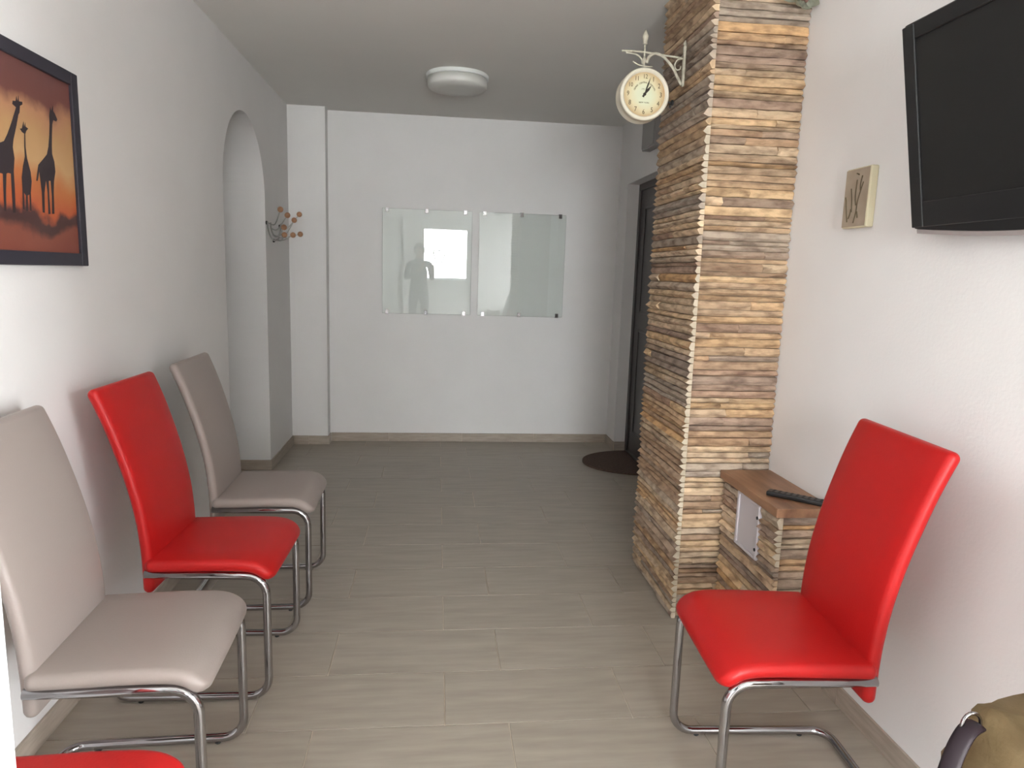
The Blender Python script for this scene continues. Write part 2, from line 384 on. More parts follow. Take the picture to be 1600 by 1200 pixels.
# baseboards: tile strips as children
BH, BT = 0.070, 0.010
def baseboard(name, runs):
    root = link(name, bmesh_root(runs), M_grout, kind='structure')
    for r in runs:
        ax, fixed, a, b_, side, start = r
        cuts = [a]; t = start
        while t < b_-0.03:
            if t > a+0.03: cuts.append(t)
            t += 0.60
        cuts.append(b_)
        for i in range(len(cuts)-1):
            p, q = cuts[i]+0.0012, cuts[i+1]-0.0012
            if ax == 'Y': bx = (fixed, fixed+side*BT, p, q)
            else: bx = (p, q, fixed, fixed+side*BT)
            x0, x1 = sorted(bx[:2]); y0, y1 = sorted(bx[2:])
            link('baseboard_tile', B(x0, x1, y0, y1, 0.0, BH, 0.0012), M_base, root)
    return root
def bmesh_root(runs):
    bm = bmesh.new()
    for ax, fixed, a, b_, side, start in runs:
        lo, hi = sorted((fixed, fixed+side*(BT-0.002)))
        if ax == 'Y': box(bm, lo, hi, a+.001, b_-.001, 0.0, BH-0.002)
        else: box(bm, a+.001, b_-.001, lo, hi, 0.0, BH-0.002)
    return bm
baseboard('baseboard_left', [('Y', XL, -0.50, AY0, 1, 0.35), ('X', AY1, XL-T, XL+BT, -1, -1.35), ('Y', XL, AY1-BT, DP, 1, 5.3)])
baseboard('baseboard_far', [('X', DP, XL+BT, XP+BT, -1, -1.0), ('Y', XP, DP, D-BT, 1, 9), ('X', D, XP+BT, XR2, -1, -0.38)])
baseboard('baseboard_right', [('Y', XR, 0.25, 2.14, -1, 0.197), ('Y', XR2, DY1-BT, D-BT, -1, 9), ('X', DY1, XR2, DX-0.01, -1, 9)])

# front door in the recess
dr = bpy.data.objects.new('door_1', None); C.objects.link(dr); dr['kind'] = 'structure'
bm = bmesh.new(); box(bm, DX-0.012, DX+0.05, DY0, DY0+0.05, 0, DZ); box(bm, DX-0.012, DX+0.05, DY1-0.05, DY1, 0, DZ); box(bm, DX-0.012, DX+0.05, DY0+0.05, DY1-0.05, DZ-0.05, DZ)
link('door_frame', bm, M_door, dr)
link('door_leaf', B(DX, DX+0.045, DY0+0.05, DY1-0.05, 0.012, DZ-0.05), M_door, dr)
for z0, z1 in ((0.18, 1.0), (1.12, 1.92)):
    bm = bmesh.new()
    for a in ((DY0+0.16, DY0+0.18, z0, z1), (DY1-0.18, DY1-0.16, z0, z1)): box(bm, DX-0.007, DX+0.001, a[0], a[1], a[2], a[3], 0.003)
    for a in ((z0, z0+0.02), (z1-0.02, z1)): box(bm, DX-0.007, DX+0.001, DY0+0.18, DY1-0.18, a[0], a[1], 0.003)
    link('door_molding', bm, M_door, dr)
link('threshold', B(DX-0.02, DX+0.05, DY0+0.05, DY1-0.05, 0, 0.012), M_steel, dr)
bm = tube(bmesh.new(), roundpath([(DX, DY0+0.12, 1.03), (DX-0.05, DY0+0.12, 1.03), (DX-0.05, DY0+0.24, 1.03)], 0.012, 4), 0.009, 8)
link('door_handle', bm, M_steel, dr, smooth=True)

# ------------------------------------------------------------------ split stone cladding
PAL = [(0.44, 0.31, 0.18), (0.50, 0.37, 0.22), (0.36, 0.25, 0.16), (0.30, 0.23, 0.18), (0.41, 0.33, 0.24), (0.53, 0.41, 0.27), (0.35, 0.30, 0.25), (0.48, 0.31, 0.15), (0.32, 0.22, 0.16)]
def strip(L_, h, base, prou, rng, flip=False):
    """local x along length 0..L_, y outward (negative), z 0..h"""
    bm = bmesh.new(); ns = 4; rings = []
    mid = rng.uniform(0.35, 0.6)*h
    tw = rng.uniform(-0.25, 0.25)
    for i in range(ns+1):
        x = L_*i/ns + (0 if i in (0, ns) else rng.uniform(-.1, .1)*L_/ns)
        j = lambda s: rng.uniform(-s, s); wav = rng.uniform(-.0018, .0018)
        e = base+rng.uniform(0, 0.004)
        prof = [(0, 0.0008), (-e, 0.0008+abs(j(.001))), (-(base+prou*rng.uniform(.7, 1.15)), mid+j(.12*h)+tw*h*(i/ns-.5)), (-e*rng.uniform(.9, 1.2), h-0.0012-abs(j(.001))), (0, h-0.0012)]
        prof = [(y, z+(wav if 0 < i < ns else 0)) for y, z in prof]
        rings.append([bm.verts.new((x, y, z)) for y, z in prof])
    for i in range(ns):
        for k in range(4): bm.faces.new((rings[i][k], rings[i+1][k], rings[i+1][k+1], rings[i][k+1]))
    a = bm.faces.new(rings[0]); b_ = bm.faces.new(rings[-1][::-1]); a.material_index = 1 if not flip else 0; b_.material_index = 0
    if flip == 2: a.material_index = b_.material_index = 0
    return bm
def clad(parent, face, a0, a1, plane, z0, z1, rng, avgp=1.4, base=0.011, prou=0.016, mean=0.026, cutend=None, palseed=0):
    """face 'front': runs along X facing -Y ; 'side': runs along Y facing -X, first end (toward camera) sawn"""
    z = z0; state = rng.randrange(len(PAL)); cnt = 0; cream = rng.random() < 0.5; run = 3
    while z < z1-0.006:
        run -= 1
        if run <= 0: run = rng.randint(4, 11); cream = rng.random() < 0.45
        h = min(rng.choice([0.018, 0.022, 0.026, 0.026, 0.030, 0.036])*mean/0.026, z1-z)
        if z1-(z+h) < 0.010: h = z1-z
        if rng.random() < 0.55: state = rng.randrange(len(PAL))
        n = 1
        x = rng.random()
        if a1-a0 > 0.25:
            n = 1 if x < 0.60 else 2
            if avgp > 1.6 and x > 0.9: n = 3
        cuts = [a0]+sorted(a0+(a1-a0)*rng.uniform(.15, .85) for _ in range(n-1))+[a1]
        for i in range(n):
            p, q = cuts[i], cuts[i+1]
            if q-p < 0.02: continue
            L_ = q-p-0.001
            cut_here = (face == 'side' and i == 0)
            fl_ = False if (face == 'side') else 2
            bm = strip(L_, h, base*rng.uniform(.8, 1.15), prou*rng.uniform(.6, 1.25), rng, 0 if cut_here else 2)
            o = link('stone', bm, mats=[M_stone, M_cut if cream else M_cut2], parent=parent)
            if face == 'front': o.location = (p, plane, z)
            else:
                # side: local x -> +Y, local -y -> -X : rotate by 90deg mirrored
                for v in o.data.vertices: v.co = Vector((v.co.y, v.co.x, v.co.z))
                o.data.flip_normals(); o.location = (plane, p, z)
            c = PAL[state if rng.random() < 0.8 else rng.randrange(len(PAL))]; f = rng.uniform(0.88, 1.12); g = rng.uniform(0.08, 0.42)
            l = (c[0]+c[1]+c[2])/3
            o.color = ((c[0]*(1-g)+l*g)*f*1.32, (c[1]*(1-g)+l*g)*f*1.24, (c[2]*(1-g)+l*g)*f*1.15, 1); cnt += 1
        z += h
    return cnt
rng = random.Random(11)
pil = thing('stone_pillar', 'floor-to-ceiling pillar clad in thin tan and grey split-stone strips', 'pillar', (1.18, 2.9, 0))
def child_at(root, o):
    o.parent = root; o.matrix_parent_inverse = Matrix.Translation(root.location).inverted() if root.rotation_euler.z == 0 else root.matrix_world.inverted(); return o
PX, PY = 1.000, 2.630
child_at(pil, link('core', B(PX, XR, PY, 3.16, 0, HC), M_mortar))
n1 = clad(pil, 'front', PX, XR-0.001, PY, 0.0, HC, rng, mean=0.0248)
n2 = clad(pil, 'side', PY-0.030, 3.175, PX, 0.0, HC, rng, mean=0.0248)
for ch in pil.children: ch.matrix_parent_inverse = Matrix.Translation(pil.location).inverted()
print('pillar stones', n1, n2)

bench = thing('low_stone_cabinet', 'low box of split-stone strips with brown wooden top against the pillar', 'cabinet', (1.25, 2.37, 0))
BX, BY = 1.182, 2.172
link('core', B(BX, XR-0.001, BY, 2.598, 0, 0.603), M_mortar, bench)
clad(bench, 'front', BX, XR-0.002, BY, 0.0, 0.603, rng, mean=0.026)
clad(bench, 'side', BY-0.028, 2.598, BX, 0.0, 0.385, rng, mean=0.026)
clad(bench, 'side', BY-0.028, 2.27, BX, 0.385, 0.603, rng, mean=0.026)
clad(bench, 'side', 2.462, 2.598, BX, 0.385, 0.603, rng, mean=0.026)
hp = link('access_panel', B(BX-0.018, BX, 2.272, 2.458, 0.388, 0.602, 0.003), M_hatch, bench)
bm = bmesh.new()
for a in ((2.440, 2.456, 0.390, 0.600), (2.274, 2.288, 0.390, 0.600)): box(bm, BX-0.024, BX-0.017, a[0], a[1], a[2], a[3], 0.002)
for z0, z1 in ((0.390, 0.402), (0.588, 0.600)): box(bm, BX-0.024, BX-0.017, 2.288, 2.440, z0, z1, 0.002)
link('panel_rim', bm, M_hatch, hp)
for z in (0.43, 0.55):
    link('screw', lathe(bmesh.new(), [(0.006, 0), (0.006, -0.003), (0.003, -0.004)], (BX-0.024, 2.281, z), 'X', 10), M_rubber, hp)
link('wooden_top', B(1.146, XR-0.001, 2.125, 2.600, 0.606, 0.638, 0.002), M_wood, bench)
for ch in bench.children: ch.matrix_parent_inverse = Matrix.Translation(bench.location).inverted()

# remote control
rc = thing('remote_control', 'black remote control lying on the wooden top of the stone cabinet', 'remote', (1.268, 2.212, 0.6385), math.atan2(-0.145, 0.155))
link('body', B(-0.108, 0.108, -0.020, 0.020, 0, 0.018, 0.006, 3), M_black, rc, smooth=False)
bm = bmesh.new()
for i in range(9):
    for j in (-0.011, 0, 0.011): box(bm, -0.085+i*0.02-0.004, -0.085+i*0.02+0.004, j-0.0035, j+0.0035, 0.0178, 0.0184)
kb = link('buttons', bm, M_rubber, rc); kb['kind'] = 'stuff'

# ------------------------------------------------------------------ chairs
def slab(path, thick, halfw, edge=None, nseg=10, corner=None):
    """loft a padded slab: path of (x,z), thickness & half width per station; cross-section rounded"""
    bm = bmesh.new(); P = [Vector((p[0], 0, p[1])) for p in path]; m = len(P); rings = []
    s = [0.0]
    for i in range(1, m): s.append(s[-1]+(P[i]-P[i-1]).length)
    tot = s[-1]
    for i in range(m):
        t = (P[min(i+1, m-1)]-P[max(i-1, 0)]).normalized(); nrm = Vector((-t.z, 0, t.x))
        th = thick(s[i]/tot) if callable(thick) else thick; hw = halfw(s[i]/tot, s[i], tot) if callable(halfw) else halfw
        # ends rounding
        e = min(s[i], tot-s[i]); rr = th/2
        if e < rr: th2 = 2*math.sqrt(max(rr*rr-(rr-e)**2, 1e-6)); hw2 = hw-(rr-0.5*th2)
        else: th2 = th; hw2 = hw
        th2 = max(th2, 0.004)
        r = th2/2; sec = []
        K = 6
        for sgn in (1, -1):
            for k in range(K+1):
                a = (PI/2-PI*k/K) if sgn == 1 else (-PI/2-PI*k/K)
                yy = sgn*(hw2-r)+r*math.cos(a); nn = r*math.sin(a)
                sec.append((yy, nn))
            # crown points along the face
            fs = [(q) for q in (0.66, 0.33, 0, -0.33, -0.66)]
            for q in fs:
                yy = sgn*q*(hw2-r); nn = -sgn*r*(1+0.0)
                cr_ = (1-q*q)*0.16
                sec.append((yy, nn-sgn*r*cr_))
        rings.append([bm.verts.new(P[i]+Vector((0, 1, 0))*y+nrm*n_) for y, n_ in sec])
    n = len(rings[0])
    for i in range(m-1):
        for k in range(n): bm.faces.new((rings[i][k], rings[i][(k+1) % n], rings[i+1][(k+1) % n], rings[i+1][k]))
    bm.faces.new(rings[0][::-1]); bm.faces.new(rings[-1])
    return bm
def densify_ends(path, rad, k=5):
    """insert stations near the two ends so that they round off"""
    P = [Vector((p[0], p[1])) for p in path]
    def ins(a, b_):
        L_ = (b_-a).length; out = []
        for i in range(1, k+1):
            e = rad*(1-math.cos(PI/2*i/k))
            if e < L_: out.append(a+(b_-a)*(e/L_))
        return out
    st = ins(P[0], P[1]); en = ins(P[-1], P[-2])[::-1]
    return [P[0]]+st+P[1:-1]+en+[P[-1]]
def make_chair(label, m):
    # faces +X, origin between the front legs on the floor
    t = thing('cantilever_chair', label, 'chair')
    W = 0.200
    zt = 0.425; r = 0.0125
    def side(s):
        return [(-0.368, s*W, zt+0.008), (0.0, s*W, zt), (0.0, s*W, r+0.004), (-0.478, s*W, r+0.004)]
    a = roundpath(side(-1), [0.062, 0.060], 7)[:-1]; b_ = roundpath(side(1), [0.062, 0.060], 7)[:-1]
    mid = roundpath([a[-1], (-0.485, -W, r+0.004), (-0.485, W, r+0.004), b_[-1]], 0.055, 6)
    pts = a+mid[1:-1]+b_[::-1]
    link('frame', tube(bmesh.new(), pts, r, 14), M_chrome, t, smooth=True)
    for s in (-1, 1):
        for u in (-0.075, -0.40):
            link('foot_glide', lathe(bmesh.new(), [(0.0075, 0.0), (0.0085, 0.002), (0.006, 0.007)], (u, s*W, 0.0), 'Z', 10), M_rubber, t)
    sp_ = smoothpath([(-0.372, 0, 0.455), (-0.25, 0, 0.458), (-0.12, 0, 0.460), (-0.045, 0, 0.455), (-0.008, 0, 0.436), (0.012, 0, 0.405)], 5)
    path = densify_ends([(p.x, p.z) for p in sp_], 0.020)
    def hw(f, s, tot):
        h = 0.212; rc_ = 0.045; e = tot-s; e2 = s
        for (d, q) in ((e, rc_), (e2, 0.02)):
            if d < q: h -= q-math.sqrt(max(q*q-(q-d)**2, 0))
        return h
    link('seat', slab(path, 0.040, hw), m, t, smooth=True)
    bp_ = smoothpath([(-0.366, 0, 0.362), (-0.368, 0, 0.50), (-0.380, 0, 0.62), (-0.405, 0, 0.74), (-0.440, 0, 0.86), (-0.468, 0, 0.94), (-0.497, 0, 1.010)], 4)
    path = densify_ends([(p.x, p.z) for p in bp_], 0.016)
    link('backrest', slab(path, 0.034, lambda f, s, tot: 0.192+0.014*f), m, t, smooth=True)
    return t
def place(t, x, y, rz, label, group):
    t.location = (x, y, 0); t.rotation_euler = (0, 0, rz); tag(t, label, None, group); return t
def dup(t, label, x, y, rz, group):
    r = t.copy(); C.objects.link(r)
    for ch in t.children:
        c = ch.copy(); C.objects.link(c); c.parent = r
    return place(r, x, y, rz, label, group)
red = make_chair('', M_red); beige = make_chair('', M_beige)
GL = 'chairs lined up along the left wall'; GR = 'chairs along the right wall'
place(red, -0.517, 2.33, math.radians(-1.5), 'red leather cantilever chair at the left wall between two taupe chairs', GL)
place(beige, -0.540, 1.73, math.radians(2), 'taupe leather cantilever chair nearest the camera on the left', GL)
dup(beige, 'taupe leather cantilever chair at the left wall, farthest chair, beside the arch', -0.507, 2.94, math.radians(1), GL)
dup(red, 'red leather chair at the bottom left corner, only its seat edge showing', -0.478, 1.055, math.radians(1), GL)
dup(red, 'red leather cantilever chair at the right wall in front of the stone cabinet', 0.728, 1.68, math.radians(180-3.7), GR)
dup(beige, 'taupe leather chair at the right edge under the khaki bag', 0.760, 0.86, math.radians(180), GR)

# ------------------------------------------------------------------ bag on the nearest right chair
bag = thing('shoulder_bag', 'khaki canvas shoulder bag with dark plum strap at the bottom right corner', 'bag', (0.968, 0.885, 0.486))
bm = bmesh.new(); nu, nv = 40, 16; rings = []
for j in range(nv+1):
    z = 0.245*j/nv; f = j/nv
    ring = []
    for i in range(nu):
        a = 2*PI*i/nu; ca, sa = math.cos(a), math.sin(a)
        rx = 0.102*(1-0.12*f**2)*(1 if j else 0.9); ry = 0.15*(1-0.45*f**1.6)
        e = 0.6
        x = rx*math.copysign(abs(ca)**e, ca); y = ry*math.copysign(abs(sa)**e, sa)
        fold = 0.009*math.sin(5*a+9*f)+0.006*math.sin(9*a-14*f+1.3)+0.005*math.sin(22*f+3*a)
        ring.append(bm.verts.new((x*(1+fold*5), y*(1+fold*5), z+(0.02*math.sin(2*a+0.6) if j > nv-4 else 0))))
    rings.append(ring)
for j in range(nv):
    for i in range(nu): bm.faces.new((rings[j][i], rings[j][(i+1) % nu], rings[j+1][(i+1) % nu], rings[j+1][i]))
bm.faces.new(rings[0][::-1])
c_ = bm.verts.new((0, 0, 0.235))
for i in range(nu): bm.faces.new((rings[-1][i], rings[-1][(i+1) % nu], c_))
link('body', bm, M_khaki, bag, smooth=True)
st = smoothpath([(-0.108, 0.03, 0.222), (-0.135, 0.02, 0.215), (-0.165, 0.005, 0.180), (-0.195, -0.02, 0.130), (-0.215, -0.06, 0.06), (-0.205, -0.12, 0.014), (-0.12, -0.17, 0.012)], 5)
link('strap', tube(bmesh.new(), st, 0.005, 10, rz=0.015), M_strap, bag, smooth=True)
rg = [(-0.118+0.016*math.cos(2*PI*i/20), 0.03, 0.222+0.020*math.sin(2*PI*i/20)) for i in range(20)]
link('ring', tube(bmesh.new(), rg, 0.003, 8, closed=True), M_chrome, bag, smooth=True)

# ------------------------------------------------------------------ doormat (half oval)
bm = bmesh.new(); pl = []
for i in range(41):
    a = PI/2+PI*i/40; pl.append((1.535+0.424*math.cos(a), 4.985+0.335*math.sin(a)))
prism(bm, pl, 'Z', 0.0, 0.012)
dm = link('doormat', bm, M_mat); tag(dm, 'dark brown half-oval doormat in front of the dark door', 'doormat')

# ------------------------------------------------------------------ glass boards on far wall
clips_x = {0: (-0.396, -0.090, 0.212), 1: (0.365, 0.660, 0.970)}
for gi, (a, b_) in enumerate(((-0.434, 0.266), (0.322, 1.017))):
    g = thing('glass_board', ['left one of two frameless greenish glass boards on the far wall, reflecting a window', 'right one of two frameless greenish glass boards on the far wall'][gi], 'board', ((a+b_)/2, D-0.022, 1.053), 0, 'glass boards on the far wall')
    hw = (b_-a)/2
    p = link('glass_pane', B(-hw, hw, -0.006, 0.0, 0, 0.813, 0.0008), M_glass, g); p.rotation_euler = (math.radians(0.68), 0, math.radians(0.83))
    for cx2 in clips_x[gi]:
        for zz in (0.013, 0.802):
            bm = bmesh.new(); x = cx2-(a+b_)/2
            s = 1 if zz > 0.4 else -1
            box(bm, x-0.013, x+0.013, -0.017, -0.0125, zz-0.016, zz+0.016, 0.002)
            box(bm, x-0.013, x+0.013, -0.0125, 0.022, zz+s*0.014, zz+s*0.018)
            lathe(bm, [(0.0045, -0.021), (0.005, -0.019), (0.005, -0.012)], (x, 0, zz), 'Y', 10)
            link('clip', bm, M_chrome, g)

# ------------------------------------------------------------------ ceiling light
cl = thing('ceiling_light', 'round white flush ceiling light, switched off', 'lamp', (0.103, 4.48, HC))
link('base_ring', lathe(bmesh.new(), [(0.186, 0), (0.190, -0.004), (0.190, -0.020), (0.186, -0.024)], n=48), M_lampring, cl, smooth=False)
link('diffuser', lathe(bmesh.new(), [(0.180, -0.02), (0.182, -0.068), (0.172, -0.080), (0.10, -0.085), (0.0, -0.086)], n=48), M_lamp, cl, smooth=True)

# ------------------------------------------------------------------ station clock on bracket
ck = thing('station_clock', 'round cream two-sided station clock hanging from a scrolled bracket on the stone pillar', 'clock', (0.797, 2.83, 2.103))
R0 = 0.100
bm = lathe(bmesh.new(), [(0.082, -0.030), (0.084, -0.036), (0.090, -0.041), (0.097, -0.038), (R0, -0.030), (0.094, -0.022), (0.092, 0.0), (0.094, 0.022), (R0, 0.030), (0.097, 0.038), (0.090, 0.041), (0.084, 0.036), (0.082, 0.030)], axis='Y', n=56)
link('case', bm, M_cream, ck, smooth=True)
for s in (-1, 1):
    f = link('dial', lathe(bmesh.new(), [(0.0, s*0.0315), (0.083, s*0.0315), (0.083, s*0.029), (0.0, s*0.029)], axis='Y', n=48), M_dial, ck)
    if s == -1:
        RY = Matrix.Rotation(PI/2, 4, 'X')
        for h in range(1, 13):
            a = 2*PI*h/12; rr = 0.066
            bm = bmesh.new(); text_bm(bm, str(h), 0.026 if h < 10 else 0.023, Matrix.Translation((rr*math.sin(a), -0.0320, rr*math.cos(a))) @ RY @ Matrix.Diagonal((0.85, 1, 1, 1)))
            link('numeral', bm, M_ink2, f)
        bm = bmesh.new(); s1 = 'GRAND CENTRAL TERMINAL'
        for i, ch in enumerate(s1):
            if ch == ' ': continue
            a = math.radians(-68+136*i/(len(s1)-1))
            text_bm(bm, ch, 0.0085, Matrix.Translation((0.044*math.sin(a), -0.0320, 0.044*math.cos(a))) @ Matrix.Rotation(a, 4, 'Y') @ RY, 0.0004)
        text_bm(bm, '1913', 0.0085, Matrix.Translation((-0.003, -0.0320, 0.019)) @ RY, 0.0004, 1.3)
        text_bm(bm, 'NEW YORK', 0.0075, Matrix.Translation((0, -0.0320, -0.031)) @ RY, 0.0004, 1.1)
        tag(link('dial_lettering', bm, M_ink2, f), kind='stuff')
        for nm, ang, ln, wd in (('hour_hand', 38, 0.042, 0.0032), ('minute_hand', 18, 0.066, 0.0020)):
            bm = bmesh.new(); prism(bm, [(-wd, -0.012), (wd, -0.012), (wd*0.8, 0), (wd*1.5, ln*0.55), (0.0003, ln), (-0.0003, ln), (-wd*1.5, ln*0.55), (-wd*.8, 0)], 'Y', -0.0345, -0.0335)
            bm.transform(Matrix.Rotation(math.radians(ang), 4, 'Y')); link(nm, bm, M_ink, ck)
        link('hand_hub', lathe(bmesh.new(), [(0.006, -0.0325), (0.006, -0.0365), (0.003, -0.038)], axis='Y', n=14), M_ink, ck)
    else: f['label'] = 'rear dial'
# bracket: all local to clock centre
XB = 0.952-0.797     # back plate x
bm = bmesh.new()
box(bm, XB+0.002, XB+0.012, -0.009, 0.009, 0.045, 0.200, 0.003)
lathe(bm, [(0.0, 0.198), (0.008, 0.203), (0.005, 0.212), (0.0, 0.222)], (XB+0.007, 0, 0), 'Z', 12)
link('wall_plate', bm, M_iron, ck)
link('arm', tube(bmesh.new(), smoothpath([(-0.092, 0, 0.165), (-0.02, 0, 0.166), (0.06, 0, 0.160), (0.11, 0, 0.156), (XB, 0, 0.152)], 5), 0.0040, 8), M_iron, ck, smooth=True)
link('brace', tube(bmesh.new(), smoothpath([(0.010, 0, 0.125), (0.020, 0, 0.150), (0.045, 0, 0.163), (0.080, 0, 0.150), (0.115, 0, 0.118), (0.140, 0, 0.078), (XB+0.002, 0, 0.052)], 5), 0.006, 8), M_iron, ck, smooth=True)
link('scroll', tube(bmesh.new(), smoothpath([(-0.075, 0, 0.160), (-0.035, 0, 0.155), (-0.012, 0, 0.140), (-0.006, 0, 0.120)], 5), 0.0035, 8), M_iron, ck, smooth=True)
link('scroll', tube(bmesh.new(), smoothpath([(-0.045, 0, 0.128), (-0.02, 0, 0.116), (0.005, 0, 0.113), (0.035, 0, 0.113)], 5), 0.0028, 8), M_iron, ck, smooth=True)
link('scroll', tube(bmesh.new(), smoothpath([(XB, 0, 0.150), (XB-0.02, 0, 0.145), (XB-0.03, 0, 0.125), (XB-0.022, 0, 0.108), (XB-0.008, 0, 0.110), (XB-0.006, 0, 0.122)], 5), 0.003, 8), M_iron, ck, smooth=True)
bm = tube(bmesh.new(), [(0, 0, 0.098), (0, 0, 0.195)], 0.0038, 10)
lathe(bm, [(0.007, 0.125), (0.009, 0.135), (0.006, 0.145)], n=12)
link('hanger_rod', bm, M_iron, ck, smooth=True)
link('finial', lathe(bmesh.new(), [(0.006, 0.193), (0.009, 0.196), (0.007, 0.203), (0.010, 0.213), (0.012, 0.224), (0.009, 0.231), (0.005, 0.240), (0.0, 0.252)], n=16), M_iron, ck, smooth=True)
bm = bmesh.new(); tube(bm, [(0.095, 0.0, -0.015), (0.122, 0.0, -0.018)], 0.004, 8); lathe(bm, [(0.004, 0.118), (0.011, 0.121), (0.011, 0.127), (0.004, 0.130)], (0, 0.0, -0.018), 'X', 12)
lathe(bm, [(0.0, 0.112), (0.007, 0.114), (0.007, 0.12), (0.0, 0.122)], (0, 0.0, -0.032), 'X', 10)
link('setting_knob', bm, M_rubber, ck)

# ------------------------------------------------------------------ grey box on the wall above the door
wb = thing('wall_box', 'small grey metal box high on the wall above the dark door', 'box', (XR2, 4.74, 2.25))
link('housing', B(-0.06, 0, -0.17, 0.11, 0.0, 0.25, 0.004), M_box, wb)
link('cover', B(-0.066, -0.06, -0.16, 0.10, 0.012, 0.238, 0.002), M_box, wb)

# ------------------------------------------------------------------ television
TVW, TVH = 0.80, 0.515; tilt = math.radians(10.5)
tv = thing('television', 'black flat television tilted down on the right wall', 'television', (1.262, 1.795-TVW/2, 1.545+TVH/2))
tv.rotation_euler = (0, -tilt, 0)
# local: x toward the wall, y along wall, z up ; face at x=-0.035
bm = bmesh.new(); hw, hh = TVW/2, TVH/2
def rr_poly(hw, hh, r, bulge=0.0, n=5):
    pts = []
    for (cx3, cz3, a0) in ((hw-r, hh-r, 0), (-hw+r, hh-r, PI/2), (-hw+r, -hh+r, PI), (hw-r, -hh+r, 1.5*PI)):
        for k in range(n+1):
            a = a0+PI/2*k/n; pts.append((cx3+r*math.cos(a), cz3+r*math.sin(a)))
        if a0 == PI and bulge:
            for k in range(1, 12):
                t = k/12; pts.append((-hw+r+(2*hw-2*r)*t, -hh-bulge*math.sin(PI*t)))
    return pts
prism(bm, rr_poly(hw, hh, 0.012, 0.022), 'X', -0.030, 0.030)
prism(bm, rr_poly(hw*0.8, hh*0.75, 0.03), 'X', 0.030, 0.052)
link('housing', bm, M_black, tv)
bm = bmesh.new(); ow = rr_poly(hw, hh, 0.012, 0.022); 
bz = 0.045
iw = [(-hw+bz, -hh+0.075), (hw-bz, -hh+0.075), (hw-bz, hh-bz), (-hw+bz, hh-bz)]
for a in ((-hw, -hw+bz, -hh+0.0, hh), (hw-bz, hw, -hh+0.0, hh)): box(bm, -0.036, -0.0305, a[0]+0.001, a[1], a[2]+.004, a[3]-.004, 0.002)
for a in ((-hh+0.0, -hh+0.072), (hh-bz, hh)): box(bm, -0.036, -0.0305, -hw+bz, hw-bz, a[0]+.004, a[1]-.002, 0.002)
link('bezel', bm, M_black, tv)
link('screen', B(-0.0325, -0.0302, -hw+bz, hw-bz, -hh+0.072, hh-bz), M_screen, tv)
bm = bmesh.new()
pl = [(-hw+0.01+(2*hw-0.02)*k/16, -hh-0.001-0.022*math.sin(PI*k/16)) for k in range(17)]
prism(bm, pl+[(p[0], p[1]-0.011) for p in pl[::-1]], 'X', -0.028, 0.02)
link('lower_trim', bm, M_silver, tv)
mb = bmesh.new(); box(mb, 0.050, 0.085, -0.10, 0.10, -0.06, 0.10, 0.003); 
link('wall_mount', mb, M_black, tv)

# ------------------------------------------------------------------ plaque on the right wall
pq = thing('wall_plaque', 'small cream wall plaque with dark sketched branches, left of the television', 'plaque', (XR, 2.16, 1.572))
link('slab', B(-0.026, 0, -0.066, 0.066, 0, 0.188, 0.004, 2), M_plaqueedge, pq)
fc = link('printed_face', B(-0.0275, -0.0258, -0.060, 0.064, 0.004, 0.184), M_plaque, pq)
bm = bmesh.new()
for pts in ([(0.035, 0.02), (0.045, 0.06), (0.05, 0.085), (0.056, 0.10)], [(0.0, 0.015), (-0.01, 0.05), (-0.012, 0.08), (-0.024, 0.115), (-0.034, 0.14)], [(0.015, 0.05), (0.02, 0.09), (0.028, 0.125)], [(-0.005, 0.07), (0.002, 0.1), (0.0, 0.15)],
            [(0.03, 0.03), (0.022, 0.045), (0.02, 0.06)], [(-0.02, 0.03), (-0.014, 0.05)], [(-0.022, 0.115), (-0.02, 0.135), (-0.026, 0.16)], [(-0.008, 0.165), (0.006, 0.170)]):
    tube(bm, [(-0.0278, a, b_) for a, b_ in smoothpath([(0, p[0], p[1]) for p in pts], 3) and [(q.y, q.z) for q in smoothpath([(0, p[0], p[1]) for p in pts], 3)]], 0.0022, 6)
link('branch_print', bm, M_ink2, fc)

